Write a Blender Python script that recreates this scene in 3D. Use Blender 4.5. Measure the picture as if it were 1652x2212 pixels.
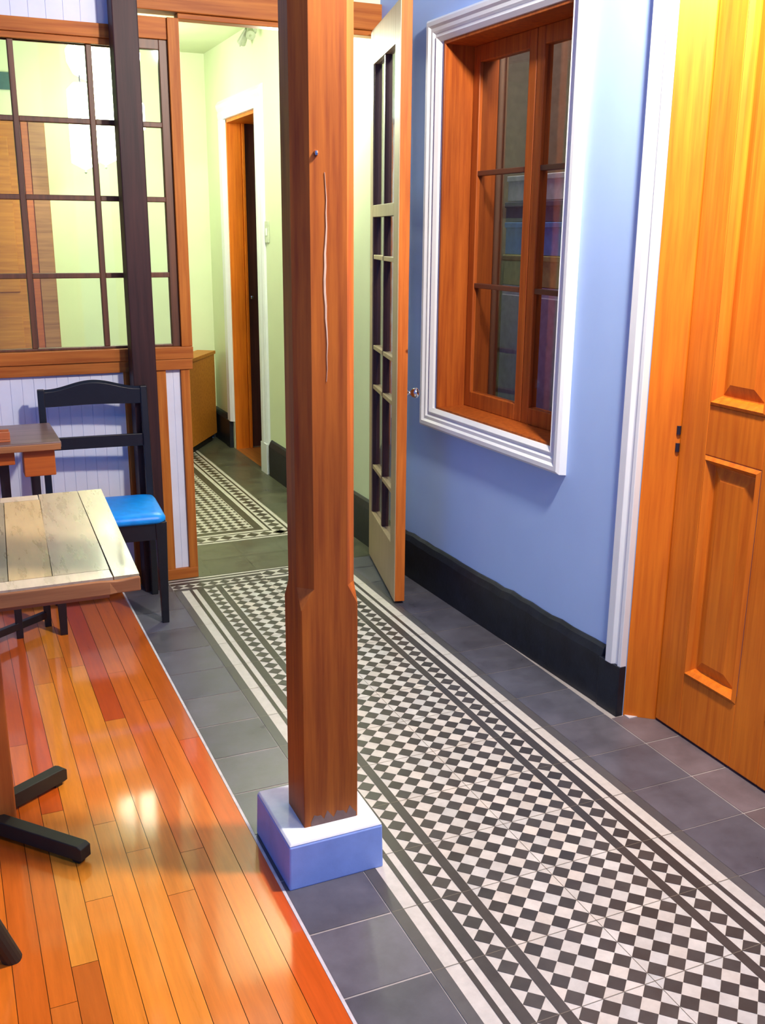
import bpy, bmesh, math, random
from mathutils import Vector, Matrix
random.seed(7)
for o in list(bpy.data.objects):
    bpy.data.objects.remove(o, do_unlink=True)
SC = bpy.context.scene
COL = SC.collection
PI = math.pi

# ------------------------------------------------------------------ camera
CAM_POS = (-0.586, -1.714, 1.448)
YAW, PITCH, ROLL, FPX = -0.41525, 0.27363, 0.00812, 2158.8
cd = bpy.data.cameras.new('camera')
cam = bpy.data.objects.new('camera', cd)
COL.objects.link(cam)
cy, sy, cp, sp = math.cos(YAW), math.sin(YAW), math.cos(PITCH), math.sin(PITCH)
fw = Vector((-sy * cp, cy * cp, -sp))
r0 = Vector((cy, sy, 0))
u0 = r0.cross(fw)
rr = r0 * math.cos(ROLL) + u0 * math.sin(ROLL)
uu = -r0 * math.sin(ROLL) + u0 * math.cos(ROLL)
m = Matrix((rr, uu, -fw)).transposed().to_4x4()
m.translation = CAM_POS
cam.matrix_world = m
cd.sensor_fit = 'VERTICAL'
cd.sensor_height = 24.0
cd.lens = 24.0 * FPX / 2212.0
cd.clip_start = 0.02
SC.camera = cam

# ------------------------------------------------------------------ world, lights, exposure
SC.view_settings.view_transform = 'Standard'
SC.view_settings.look = 'None'
SC.view_settings.exposure = 0.0
SC.view_settings.gamma = 1.0
SC.view_settings.use_curve_mapping = False
w = bpy.data.worlds.new('world')
SC.world = w
w.use_nodes = True
bg = w.node_tree.nodes['Background']
bg.inputs[0].default_value = (0.14, 0.33, 1.0, 1)
bg.inputs[1].default_value = 0.62


def lamp(name, kind, loc, power, color, size=0.1, aim=None, size_y=None):
    ld = bpy.data.lights.new(name, kind)
    ld.energy = power
    ld.color = color
    if kind == 'AREA':
        ld.size = size
        if size_y:
            ld.shape = 'RECTANGLE'
            ld.size_y = size_y
    else:
        ld.shadow_soft_size = size
    o = bpy.data.objects.new(name, ld)
    COL.objects.link(o)
    o.location = loc
    if aim:
        o.rotation_euler = (Vector(aim) - Vector(loc)).to_track_quat('-Z', 'Y').to_euler()
    return o


# the passage's own ceiling lamp, above and to the right of the camera, and a weaker fill added for the dining side
lamp('passage_light', 'POINT', (0.86, -0.10, 2.50), 250, (1.0, 0.90, 0.75), 0.07)
lamp('dining_fill', 'AREA', (0.50, -1.9, 2.98), 26, (1.0, 0.80, 0.56), 0.45, aim=(-0.3, 1.0, 0.4))
# the hall behind the glazed partition: an unseen fill added besides the glowing lanterns; another added to brighten the side room
lamp('hall_fill', 'POINT', (1.00, 3.05, 2.15), 58, (0.97, 1.0, 0.76), 0.08)
lamp('side_room_fill', 'POINT', (1.54, 1.25, 2.45), 34, (1.0, 0.92, 0.80), 0.12)


# ------------------------------------------------------------------ materials
def newmat(name):
    mt = bpy.data.materials.new(name)
    mt.use_nodes = True
    return mt, mt.node_tree, mt.node_tree.nodes['Principled BSDF']


def noise(nt, scale, detail=4, rough=0.6, vec=None, stretch=None):
    n = nt.nodes.new('ShaderNodeTexNoise')
    n.inputs['Scale'].default_value = scale
    n.inputs['Detail'].default_value = detail
    n.inputs['Roughness'].default_value = rough
    tc = nt.nodes.new('ShaderNodeTexCoord')
    mp = nt.nodes.new('ShaderNodeMapping')
    if stretch:
        mp.inputs['Scale'].default_value = stretch
    nt.links.new(tc.outputs['Object'], mp.inputs[0])
    nt.links.new(mp.outputs[0], n.inputs['Vector'])
    return n


def ramp(nt, src, stops):
    r = nt.nodes.new('ShaderNodeValToRGB')
    el = r.color_ramp.elements
    while len(el) < len(stops):
        el.new(0.5)
    for e, (p, c) in zip(el, stops):
        e.position = p
        e.color = (*c, 1)
    nt.links.new(src, r.inputs[0])
    return r


def mixc(nt, fac, a, b, mode='MIX'):
    n = nt.nodes.new('ShaderNodeMix')
    n.data_type = 'RGBA'
    n.blend_type = mode
    if isinstance(fac, (int, float)):
        n.inputs[0].default_value = fac
    else:
        nt.links.new(fac, n.inputs[0])
    for i, v in ((6, a), (7, b)):
        if isinstance(v, tuple):
            n.inputs[i].default_value = (*v, 1)
        else:
            nt.links.new(v, n.inputs[i])
    return n.outputs[2]


def bump(nt, bsdf, src, strength, dist=0.002):
    b = nt.nodes.new('ShaderNodeBump')
    b.inputs['Strength'].default_value = strength
    b.inputs['Distance'].default_value = dist
    nt.links.new(src, b.inputs['Height'])
    nt.links.new(b.outputs[0], bsdf.inputs['Normal'])


def wood(name, light, dark, axis='z', rough=0.4, coat=0.0, grain=1.0, spec=0.5, knots=0.0):
    mt, nt, bs = newmat(name)
    st = {'x': (1.2, 26, 26), 'y': (26, 1.2, 26), 'z': (26, 26, 1.2)}[axis]
    n = noise(nt, 2.2, 6, 0.62, stretch=st)
    mid = tuple((a + b) / 2 for a, b in zip(light, dark))
    r = ramp(nt, n.outputs[0], [(0.30, dark), (0.5, mid), (0.72, light)])
    c = r.outputs[0]
    n2 = noise(nt, 1.6, 2, 0.5, stretch=(1, 1, 1))
    r2 = ramp(nt, n2.outputs[0], [(0.3, (0.78,) * 3), (0.7, (1.12,) * 3)])
    c = mixc(nt, 1.0, c, r2.outputs[0], 'MULTIPLY')
    if knots:
        v = nt.nodes.new('ShaderNodeTexVoronoi')
        v.inputs['Scale'].default_value = 5
        tc = nt.nodes.new('ShaderNodeTexCoord')
        nt.links.new(tc.outputs['Object'], v.inputs['Vector'])
        rk = ramp(nt, v.outputs['Distance'], [(0.02, (1, 1, 1)), (0.05, (0, 0, 0))])
        c = mixc(nt, rk.outputs[0], c, tuple(q * 0.35 for q in dark))
    nt.links.new(c, bs.inputs['Base Color'])
    bs.inputs['Roughness'].default_value = rough
    bs.inputs['Specular IOR Level'].default_value = spec
    bs.inputs['Coat Weight'].default_value = coat
    bs.inputs['Coat Roughness'].default_value = 0.12
    bump(nt, bs, n.outputs[0], 0.12 * grain)
    return mt


def paint(name, col, rough=0.55, var=0.06, bumpy=0.1, scale=6, spec=0.4):
    mt, nt, bs = newmat(name)
    n = noise(nt, scale, 5, 0.6)
    a = tuple(c * (1 - var) for c in col)
    b = tuple(min(1, c * (1 + var)) for c in col)
    r = ramp(nt, n.outputs[0], [(0.3, a), (0.7, b)])
    nt.links.new(r.outputs[0], bs.inputs['Base Color'])
    bs.inputs['Roughness'].default_value = rough
    bs.inputs['Specular IOR Level'].default_value = spec
    n2 = noise(nt, 60, 3, 0.6)
    bump(nt, bs, n2.outputs[0], bumpy, 0.001)
    return mt


def attr_mat(name, rough, var=0.12, scale=9, rough_var=0.1, spec=0.5, coat=0.0, stretch=None):
    """material whose base tone comes from the mesh's own per-tile / per-board colour"""
    mt, nt, bs = newmat(name)
    at = nt.nodes.new('ShaderNodeAttribute')
    at.attribute_name = 'tone'
    n = noise(nt, scale, 6, 0.65, stretch=stretch)
    r = ramp(nt, n.outputs[0], [(0.28, (1 - var,) * 3), (0.72, (1 + var,) * 3)])
    c = mixc(nt, 1.0, at.outputs['Color'], r.outputs[0], 'MULTIPLY')
    nt.links.new(c, bs.inputs['Base Color'])
    rr_ = ramp(nt, n.outputs[0], [(0.3, (rough - rough_var,) * 3), (0.7, (rough + rough_var,) * 3)])
    nt.links.new(rr_.outputs[0], bs.inputs['Roughness'])
    bs.inputs['Specular IOR Level'].default_value = spec
    bs.inputs['Coat Weight'].default_value = coat
    bs.inputs['Coat Roughness'].default_value = 0.085
    bump(nt, bs, n.outputs[0], 0.06)
    return mt


def glassmat(name, tint=(1, 1, 1), refl=0.10, rough=0.02, wavy=0.0, ripple=0.0):
    mt = bpy.data.materials.new(name)
    mt.use_nodes = True
    nt = mt.node_tree
    nt.nodes.clear()
    out = nt.nodes.new('ShaderNodeOutputMaterial')
    tr = nt.nodes.new('ShaderNodeBsdfTransparent')
    tr.inputs[0].default_value = (*tint, 1)
    gl = nt.nodes.new('ShaderNodeBsdfGlossy')
    gl.inputs['Roughness'].default_value = rough
    fr = nt.nodes.new('ShaderNodeLayerWeight')
    fr.inputs[0].default_value = 0.5
    pw = nt.nodes.new('ShaderNodeMath')
    pw.operation = 'POWER'
    pw.inputs[1].default_value = 5.0
    nt.links.new(fr.outputs['Facing'], pw.inputs[0])
    ma = nt.nodes.new('ShaderNodeMath')
    ma.operation = 'MULTIPLY_ADD'
    ma.inputs[1].default_value = 0.96 - refl
    ma.inputs[2].default_value = 0.03 + refl
    nt.links.new(pw.outputs[0], ma.inputs[0])
    mx = nt.nodes.new('ShaderNodeMixShader')
    nt.links.new(ma.outputs[0], mx.inputs[0])
    nt.links.new(tr.outputs[0], mx.inputs[1])
    nt.links.new(gl.outputs[0], mx.inputs[2])
    nt.links.new(mx.outputs[0], out.inputs[0])
    if ripple:
        n = noise(nt, 7, 2, 0.5)
        b = nt.nodes.new('ShaderNodeBump')
        b.inputs['Strength'].default_value = ripple
        b.inputs['Distance'].default_value = 0.01
        nt.links.new(n.outputs[0], b.inputs['Height'])
        nt.links.new(b.outputs[0], gl.inputs['Normal'])
    return mt


def plain(name, col, rough=0.5, metal=0.0, spec=0.5):
    mt, nt, bs = newmat(name)
    n = noise(nt, 30, 3, 0.6)
    r = ramp(nt, n.outputs[0], [(0.3, tuple(c * 0.85 for c in col)), (0.7, tuple(min(1, c * 1.15) for c in col))])
    nt.links.new(r.outputs[0], bs.inputs['Base Color'])
    bs.inputs['Roughness'].default_value = rough
    bs.inputs['Metallic'].default_value = metal
    bs.inputs['Specular IOR Level'].default_value = spec
    return mt


def emitmat(name, col, strength):
    mt, nt, bs = newmat(name)
    bs.inputs['Base Color'].default_value = (*col, 1)
    bs.inputs['Emission Color'].default_value = (*col, 1)
    bs.inputs['Emission Strength'].default_value = strength
    return mt


M = {
    'post': wood('post_wood', (0.52, 0.150, 0.018), (0.26, 0.055, 0.010), 'z', 0.5, 0.0, spec=0.25),
    'dark_post': wood('dark_post_wood', (0.060, 0.022, 0.022), (0.024, 0.011, 0.014), 'z', 0.5, spec=0.25),
    'door': wood('door_wood', (0.88, 0.24, 0.016), (0.64, 0.13, 0.008), 'z', 0.42, 0.05, 0.7, spec=0.25),
    'frame_z': wood('frame_wood_upright', (0.60, 0.21, 0.035), (0.36, 0.09, 0.014), 'z', 0.5, 0.0, spec=0.2, knots=1),
    'frame_x': wood('frame_wood_cross', (0.57, 0.19, 0.035), (0.33, 0.08, 0.014), 'x', 0.5, 0.0, spec=0.2, knots=1),
    'sash': wood('sash_wood', (0.17, 0.060, 0.022), (0.07, 0.026, 0.012), 'z', 0.45),
    'win': wood('window_wood', (0.52, 0.13, 0.018), (0.28, 0.052, 0.010), 'z', 0.42, 0.0, spec=0.25),
    'win_dark': wood('window_bar_wood', (0.16, 0.06, 0.03), (0.09, 0.03, 0.02), 'y', 0.4),
    'leaf': wood('leaf_painted_wood', (0.52, 0.38, 0.22), (0.40, 0.27, 0.15), 'z', 0.45),
    'leaf_edge': wood('leaf_edge_wood', (0.74, 0.21, 0.032), (0.46, 0.10, 0.016), 'z', 0.5, spec=0.2, knots=1),
    'leaf_bar': wood('leaf_bar_wood', (0.11, 0.035, 0.03), (0.045, 0.016, 0.016), 'z', 0.5),
    'cabinet': wood('cabinet_wood', (0.62, 0.25, 0.030), (0.42, 0.14, 0.016), 'x', 0.5, spec=0.25),
    'apron': wood('apron_wood', (0.55, 0.14, 0.015), (0.36, 0.075, 0.010), 'x', 0.45),
    'table_edge': wood('table_edge_wood', (0.46, 0.20, 0.07), (0.25, 0.095, 0.03), 'x', 0.5, knots=1),
    'table2': wood('small_table_wood', (0.25, 0.15, 0.13), (0.12, 0.06, 0.055), 'x', 0.35, 0.2),
    'pedestal': wood('pedestal_wood', (0.72, 0.25, 0.04), (0.50, 0.13, 0.02), 'z', 0.4),
    'wall': paint('blue_wall_paint', (0.41, 0.59, 0.98), 0.5, 0.05, 0.15, 2.0),
    'hall': paint('hall_wall_paint', (0.73, 0.81, 0.56), 0.6, 0.03, 0.1, 3),
    'ceil': paint('hall_ceiling_paint', (0.62, 0.67, 0.46), 0.7, 0.05, 0.1, 3),
    'white': paint('white_trim_paint', (0.80, 0.83, 0.86), 0.35, 0.03, 0.1, 8, 0.5),
    'panel': paint('panel_white_paint', (0.72, 0.76, 0.90), 0.5, 0.04, 0.1, 8),
    'plinth': paint('plinth_blue_paint', (0.32, 0.47, 0.94), 0.5, 0.10, 0.3, 12),
    'plinth_top': paint('plinth_lit_paint', (0.84, 0.90, 0.98), 0.6, 0.06, 0.3, 30),  # lit copy of the block's blue, brightness put into the colour
    'base': paint('black_skirting_paint', (0.010, 0.014, 0.024), 0.45, 0.35, 0.6, 14, 0.4),
    'black': plain('black_lacquer', (0.008, 0.009, 0.013), 0.32),
    'iron': plain('black_iron', (0.016, 0.018, 0.012), 0.55),
    'blue_seat': plain('blue_vinyl', (0.0, 0.30, 0.95), 0.42),
    'chrome': plain('chrome', (0.75, 0.75, 0.72), 0.15, 1.0),
    'hinge': plain('dark_iron_hinge', (0.035, 0.03, 0.05), 0.5, 0.6),
    'mastic': plain('scraped_filler', (0.70, 0.50, 0.36), 0.6),
    'smear': plain('grey_smear', (0.20, 0.12, 0.10), 0.7),
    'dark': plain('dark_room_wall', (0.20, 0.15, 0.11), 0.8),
    'reflection_strip': paint('beige_reflection', (0.26, 0.19, 0.12), 0.8, 0.1, 0.1, 4),  # tone of the brown reflection in the left casement
    'tile': attr_mat('dark_floor_tile', 0.36, 0.30, 7, 0.10, 0.45),
    'mosaic': attr_mat('patterned_floor_tile', 0.38, 0.10, 40, 0.06, 0.4),
    'planks': attr_mat('varnished_floor_boards', 0.32, 0.16, 3.0, 0.05, 0.2, 1.0, stretch=(20, 1.3, 20)),
    'tabletop': attr_mat('worn_table_boards', 0.30, 0.22, 3.0, 0.08, 0.4, 0.2, stretch=(14, 2.0, 14)),
    'glass': glassmat('clear_glass', (0.97, 1.0, 0.96), 0.02, 0.03),
    'win_glass': glassmat('dark_window_glass', (0.88, 0.88, 0.92), 0.03, 0.02, ripple=0.02),
    'lantern': emitmat('lantern_glow', (0.96, 1.0, 0.80), 11),
    'blue_refl': plain('blue_reflection', (0.14, 0.40, 0.90), 0.6),  # this and the next four colours imitate reflections in the window glass
    'ochre_refl': plain('ochre_reflection', (0.62, 0.52, 0.18), 0.6),
    'lilac': plain('lilac_reflection', (0.50, 0.45, 0.58), 0.7),
    'grey_refl': plain('grey_violet_reflection', (0.20, 0.18, 0.26), 0.6),
    'pale_refl': plain('pale_reflection', (0.85, 0.90, 0.78), 0.7),
    'switch': plain('switch_plastic', (0.55, 0.60, 0.46), 0.4),
    'grey_metal': plain('grey_metal', (0.33, 0.36, 0.27), 0.4),
    'holder': wood('holder_wood', (0.55, 0.16, 0.05), (0.35, 0.09, 0.03), 'x', 0.4),
    'threshold': plain('threshold_stone', (0.62, 0.60, 0.62), 0.5),
}


# ------------------------------------------------------------------ mesh helpers
class MB:
    """collects shapes, then links them as one mesh object"""

    def __init__(self, T=None):
        self.bm = bmesh.new()
        self.T = T or Matrix.Identity(4)
        self.tone = []

    def v(self, p):
        return self.bm.verts.new(self.T @ Vector(p))

    def box(self, x0, x1, y0, y1, z0, z1, T=None):
        A = (T or Matrix.Identity(4))
        P = [(x0, y0, z0), (x1, y0, z0), (x1, y1, z0), (x0, y1, z0), (x0, y0, z1), (x1, y0, z1), (x1, y1, z1), (x0, y1, z1)]
        vs = [self.v(A @ Vector(p)) for p in P]
        for f in ((3, 2, 1, 0), (4, 5, 6, 7), (0, 1, 5, 4), (1, 2, 6, 5), (2, 3, 7, 6), (3, 0, 4, 7)):
            self.bm.faces.new([vs[i] for i in f])
        return self

    def loft(self, rings, cap=True, closed=True):
        R = [[self.v(p) for p in ring] for ring in rings]
        n = len(R[0])
        for a, b in zip(R, R[1:]):
            for i in range(n if closed else n - 1):
                j = (i + 1) % n
                self.bm.faces.new((a[i], a[j], b[j], b[i]))
        if cap and closed:
            self.bm.faces.new(list(reversed(R[0])))
            self.bm.faces.new(R[-1])
        return self

    def taper(self, c0, s0, c1, s1):
        """square bar from c0 (half sizes s0) to c1 (half sizes s1)"""
        rings = []
        for c, s in ((c0, s0), (c1, s1)):
            rings.append([(c[0] - s[0], c[1] - s[1], c[2]), (c[0] + s[0], c[1] - s[1], c[2]),
                          (c[0] + s[0], c[1] + s[1], c[2]), (c[0] - s[0], c[1] + s[1], c[2])])
        return self.loft(rings)

    def cyl(self, p0, p1, r0, r1=None, n=20):
        r1 = r0 if r1 is None else r1
        p0, p1 = Vector(p0), Vector(p1)
        d = (p1 - p0).normalized()
        a = d.orthogonal().normalized()
        b = d.cross(a)
        return self.loft([[p + (a * math.cos(t) + b * math.sin(t)) * r for t in [2 * PI * k / n for k in range(n)]] for p, r in ((p0, r0), (p1, r1))])

    def lathe(self, c, prof, n=24, axis='z'):
        c = Vector(c)
        rings = []
        for r, h in prof:
            ring = []
            for k in range(n):
                t = 2 * PI * k / n
                q = Vector((r * math.cos(t), r * math.sin(t), h)) if axis == 'z' else Vector((h, r * math.cos(t), r * math.sin(t)))
                ring.append(c + q)
            rings.append(ring)
        return self.loft(rings)

    def poly(self, pts, tone=None):
        f = self.bm.faces.new([self.v(p) for p in pts])
        if tone is not None:
            self.tone.append((f, tone))
        return f

    def build(self, name, mat, parent=None, bevel=0.0, seg=2, smooth=False):
        bm = self.bm
        if self.tone:
            lay = bm.loops.layers.float_color.new('tone')
            for f, t in self.tone:
                for lp in f.loops:
                    lp[lay] = (*t, 1)
        else:
            bmesh.ops.recalc_face_normals(bm, faces=bm.faces)
        me = bpy.data.meshes.new(name)
        off = Vector((0, 0, 0))
        if parent is not None:
            pm = parent
            inv = pm.matrix_basis.inverted()
            if pm.parent is not None:
                inv = (pm.parent.matrix_basis @ pm.matrix_basis).inverted()
            bm.transform(inv)
        elif not self.tone:
            xs = [v.co for v in bm.verts]
            lo = Vector([min(v[i] for v in xs) for i in range(3)])
            hi = Vector([max(v[i] for v in xs) for i in range(3)])
            off = Vector(((lo.x + hi.x) / 2, (lo.y + hi.y) / 2, lo.z))
            bm.transform(Matrix.Translation(-off))
        bm.to_mesh(me)
        bm.free()
        if smooth:
            for p in me.polygons:
                p.use_smooth = True
        me.materials.append(M[mat] if isinstance(mat, str) else mat)
        o = bpy.data.objects.new(name, me)
        COL.objects.link(o)
        if parent is not None:
            o.parent = parent
        else:
            o.location = off
        if bevel:
            b = o.modifiers.new('bevel', 'BEVEL')
            b.width = bevel
            b.segments = seg
            b.limit_method = 'ANGLE'
            b.angle_limit = 0.6
            if smooth is False:
                pass
        return o


def thing(name, label, cat, loc=(0, 0, 0), rz=0.0, group=None, kind=None):
    o = bpy.data.objects.new(name, None)
    COL.objects.link(o)
    o.empty_display_size = 0.05
    o.matrix_basis = Matrix.Translation(Vector(loc)) @ Matrix.Rotation(rz, 4, 'Z')
    tag(o, label, cat, group, kind)
    return o


def tag(o, label=None, cat=None, group=None, kind=None):
    if label: o['label'] = label
    if cat: o['category'] = cat
    if group: o['group'] = group
    if kind: o['kind'] = kind
    return o


def struct(o, label=None, cat=None):
    return tag(o, label, cat, None, 'structure')


def copy_tree(o, parent=None):
    c = o.copy()
    COL.objects.link(c)
    c.parent = parent
    for ch in [q for q in bpy.data.objects if q.parent == o]:
        copy_tree(ch, c)
    return c


T = 0.20  # floor tile

# ------------------------------------------------------------------ tiled floor
def clip(poly, x0, x1, y0, y1):
    def cut(ps, ax, lim, keep_less):
        out = []
        for i in range(len(ps)):
            a, b = ps[i], ps[(i + 1) % len(ps)]
            ia = a[ax] <= lim + 1e-9 if keep_less else a[ax] >= lim - 1e-9
            ib = b[ax] <= lim + 1e-9 if keep_less else b[ax] >= lim - 1e-9
            if ia: out.append(a)
            if ia != ib:
                t = (lim - a[ax]) / (b[ax] - a[ax])
                out.append((a[0] + (b[0] - a[0]) * t, a[1] + (b[1] - a[1]) * t))
        return out
    for ax, lim, k in ((0, x0, False), (0, x1, True), (1, y0, False), (1, y1, True)):
        if len(poly) < 3: return []
        poly = cut(poly, ax, lim, k)
    # drop degenerate
    a = 0
    for i in range(len(poly)):
        p, q = poly[i], poly[(i + 1) % len(poly)]
        a += p[0] * q[1] - q[0] * p[1]
    return poly if len(poly) >= 3 and abs(a) > 2e-6 else []


WHT = (0.56, 0.53, 0.49)
BLK = (0.050, 0.044, 0.042)


def jit(c, a=0.14):
    k = 1 + random.uniform(-a, a)
    h = random.uniform(-0.035, 0.035)
    return (max(0, c[0] * (k + h)), max(0, c[1] * k), max(0, c[2] * (k - h)))


mo = MB()


def rect(mb, x0, x1, y0, y1, z, tone):
    if x1 - x0 > 1e-4 and y1 - y0 > 1e-4:
        mb.poly([(x0, y0, z), (x1, y0, z), (x1, y1, z), (x0, y1, z)], tone)


def diamonds(mb, cx, cyy, dx, dy, x0, x1, y0, y1, z, tone, pit_x=None, pit_y=None):
    """dark diamonds centred on a lattice through (cx, cyy), cut to a rectangle"""
    px, py = pit_x or dx, pit_y or dy
    for i in range(int((x0 - cx) / px) - 1, int((x1 - cx) / px) + 2):
        for j in range(int((y0 - cyy) / py) - 1, int((y1 - cyy) / py) + 2):
            a, b = cx + i * px, cyy + j * py
            g = 0.0004
            P = clip([(a - dx / 2 + g, b), (a, b - dy / 2 + g), (a + dx / 2 - g, b), (a, b + dy / 2 - g)], x0, x1, y0, y1)
            if P:
                mb.poly([(p[0], p[1], z) for p in P], jit(tone, 0.22))


Y0, Y1 = -2.0, 2.20       # long strips of the first mosaic carpet
Z1, Z2, Z3 = 0.0010, 0.0014, 0.0018
# white ground as one square per check so that the tones vary
def white_ground(mb, x0, x1, y0, y1, z):
    s = 0.05
    for i in range(int(math.floor((x0 - 0.6) / s)) - 1, int((x1 - 0.6) / s) + 2):
        for j in range(int(math.floor(y0 / s)) - 1, int(y1 / s) + 2):
            for ox, oy in ((0.0, 0.0), (0.5, 0.5)):
                pass
    rect(mb, x0, x1, y0, y1, z, WHT)


white_ground(mo, 0.20, 1.00, Y0, 2.34, Z1)
# individually toned white checks over the ground
for i in range(-4, 5):
    for j in range(int(Y0 / 0.05), int(Y1 / 0.05) + 1):
        for a, b in ((0.6 + i * 0.05, j * 0.05), (0.625 + i * 0.05, j * 0.05 + 0.0)):
            pass
        for (a, b) in ((0.6 + i * 0.05, j * 0.05), (0.6 + i * 0.05 + 0.0, j * 0.05)):
            P = clip([(a - .025, b), (a, b - .025), (a + .025, b), (a, b + .025)], 0.4, 0.8, Y0, Y1)
            if P:
                mo.poly([(p[0], p[1], Z2) for p in P], jit(WHT, 0.10))
            break
diamonds(mo, 0.625, 0.025, 0.05, 0.05, 0.40, 0.80, Y0, Y1, Z3, BLK)
BANDS = [(0.0, 0.029, (0.085, 0.082, 0.085)), (0.062, 0.075, BLK), (0.094, 0.122, BLK), (0.175, 0.200, BLK)]
for side in (0, 1):
    for a, b, t in BANDS:
        for j in range(-10, 11):
            ya, yb = j * T, (j + 1) * T
            if side == 0:
                rect(mo, 0.2 + a, 0.2 + b, ya, yb, Z3, jit(t, 0.12))
            else:
                rect(mo, 1.0 - b, 1.0 - a, ya, yb, Z3, jit(t, 0.12))
    xa, xb = (0.322, 0.375) if side == 0 else (0.625, 0.678)
    if side == 1: xa, xb = 1.0 - 0.175, 1.0 - 0.122
    diamonds(mo, (xa + xb) / 2, 0.0, xb - xa, 0.05, xa, xb, Y0, Y1, Z3, BLK, pit_x=1.0)
# cross borders closing the first carpet: left part repeats the side tile, right part has the small-lozenge tile
for (xa, xb, lst, dy0, dy1, pit) in (
        (0.20, 0.60, [(2.325, 2.31), (2.295, 2.27), (2.222, 2.20)], 2.222, 2.27, 0.05),
        (0.60, 1.00, [(2.328, 2.316), (2.248, 2.236), (2.215, 2.188)], 2.250, 2.314, 0.0667)):
    rect(mo, xa, xb, 2.2, 2.34, Z2, WHT)
    for b, a in lst:
        rect(mo, xa + 0.001, xb, a, b, Z3 + 0.0004, jit(BLK))
    diamonds(mo, xa + pit / 2, (dy0 + dy1) / 2, pit, dy1 - dy0, xa, xb, dy0, dy1, Z3 + 0.0004, BLK, pit_y=1.0)
# second carpet, beyond the partition
fx0, fx1, fy0, fy1 = 0.25, 0.948, 2.795, 5.0
rect(mo, fx0, fx1, fy0, fy1, Z1, WHT)
G2 = (0.062, 0.056, 0.038)
for a, b in ((0.018, 0.030), (0.103, 0.115), (0.137, 0.178)):
    rect(mo, fx0 + a, fx1 - a, fy0 + a, fy0 + b, Z2, jit(G2))
    rect(mo, fx0 + a, fx0 + b, fy0 + b, fy1, Z2, jit(G2))
    rect(mo, fx1 - b, fx1 - a, fy0 + b, fy1, Z2, jit(G2))
diamonds(mo, 0.6, fy0 + 0.0665, 0.0667, 0.068, fx0 + 0.03, fx1 - 0.03, fy0 + 0.031, fy0 + 0.102, Z3, G2, pit_y=2)
diamonds(mo, fx1 - 0.0665, fy0 + 0.0665, 0.068, 0.0667, fx1 - 0.102, fx1 - 0.031, fy0 + 0.031, fy1, Z3, G2, pit_x=2)
diamonds(mo, 0.625, fy0 + 0.205, 0.05, 0.05, fx0 + 0.182, fx1 - 0.182, fy0 + 0.182, fy1, Z3, G2)
# hairline joints between the patterned tiles
JT = (0.20, 0.17, 0.13)
for x in (0.4, 0.6, 0.8):
    if x == 0.6:
        rect(mo, x - 0.0006, x + 0.0006, Y0, 2.2, Z3 + 0.0003, JT)
for j in range(-10, 12):
    rect(mo, 0.2, 1.0, j * T - 0.0007, j * T + 0.0007, Z3 + 0.0003, JT)
for x in (0.6,):
    rect(mo, x - 0.0006, x + 0.0006, fy0 + 0.18, fy1, Z3 + 0.0003, JT)
for j in range(1, 11):
    rect(mo, fx0, fx1, fy0 + 0.18 + j * T - 0.0006, fy0 + 0.18 + j * T + 0.0006, Z3 + 0.0003, JT)
o = mo.build('floor', 'mosaic')
struct(o, 'black and white chequered tile carpet with striped borders along the passage', 'floor')

# plain dark tiles on their grout bed
ft = MB()
GR = (0.42, 0.38, 0.36)
SL = (0.100, 0.098, 0.120)
SLH = (0.085, 0.086, 0.060)
ft.poly([(0.0, -2.2, -0.0), (1.36, -2.2, -0.0), (1.36, 2.34, -0.0), (0.0, 2.34, -0.0)], GR)
ft.poly([(-2.4, 2.34, 0), (1.20, 2.34, 0), (1.20, 5.3, 0), (-2.4, 5.3, 0)], (0.16, 0.16, 0.12))


def slab(x0, x1, y0, y1, tone, g=0.0022, z=0.0012):
    rect(ft, x0 + g, x1 - g, y0 + g, y1 - g, z, jit(tone, 0.16))


for j in range(-11, 12):
    y0, y1 = j * T, min((j + 1) * T, 2.34)
    if y1 <= y0: continue
    slab(0.006, 0.200, y0, y1, SL, 0.0016 if y0 > 1 else 0.0024)
    slab(1.00, 1.20, y0, y1, SL, 0.0014)
    if y1 < 0.62:
        slab(1.20, 1.352, y0, min(y1, 0.571), (0.15, 0.12, 0.13), 0.002)
for i in range(-12, 6):
    slab(i * T, (i + 1) * T, 2.345, 2.56, SLH, 0.0008)
    slab(i * T, (i + 1) * T, 2.56, 2.79, SLH, 0.0008)
for j in range(14, 27):
    slab(0.955, 1.16, j * T, (j + 1) * T, SLH, 0.0010)
    slab(1.16, 1.21, j * T, (j + 1) * T, SLH, 0.0010)
    for i in range(-12, 1):
        slab(i * T, (i + 1) * T, j * T, (j + 1) * T, SLH, 0.0008)
o = ft.build('floor', 'tile')
struct(o, 'plain dark slate-grey tiles with pale joints beside the chequered carpet', 'floor')

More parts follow.
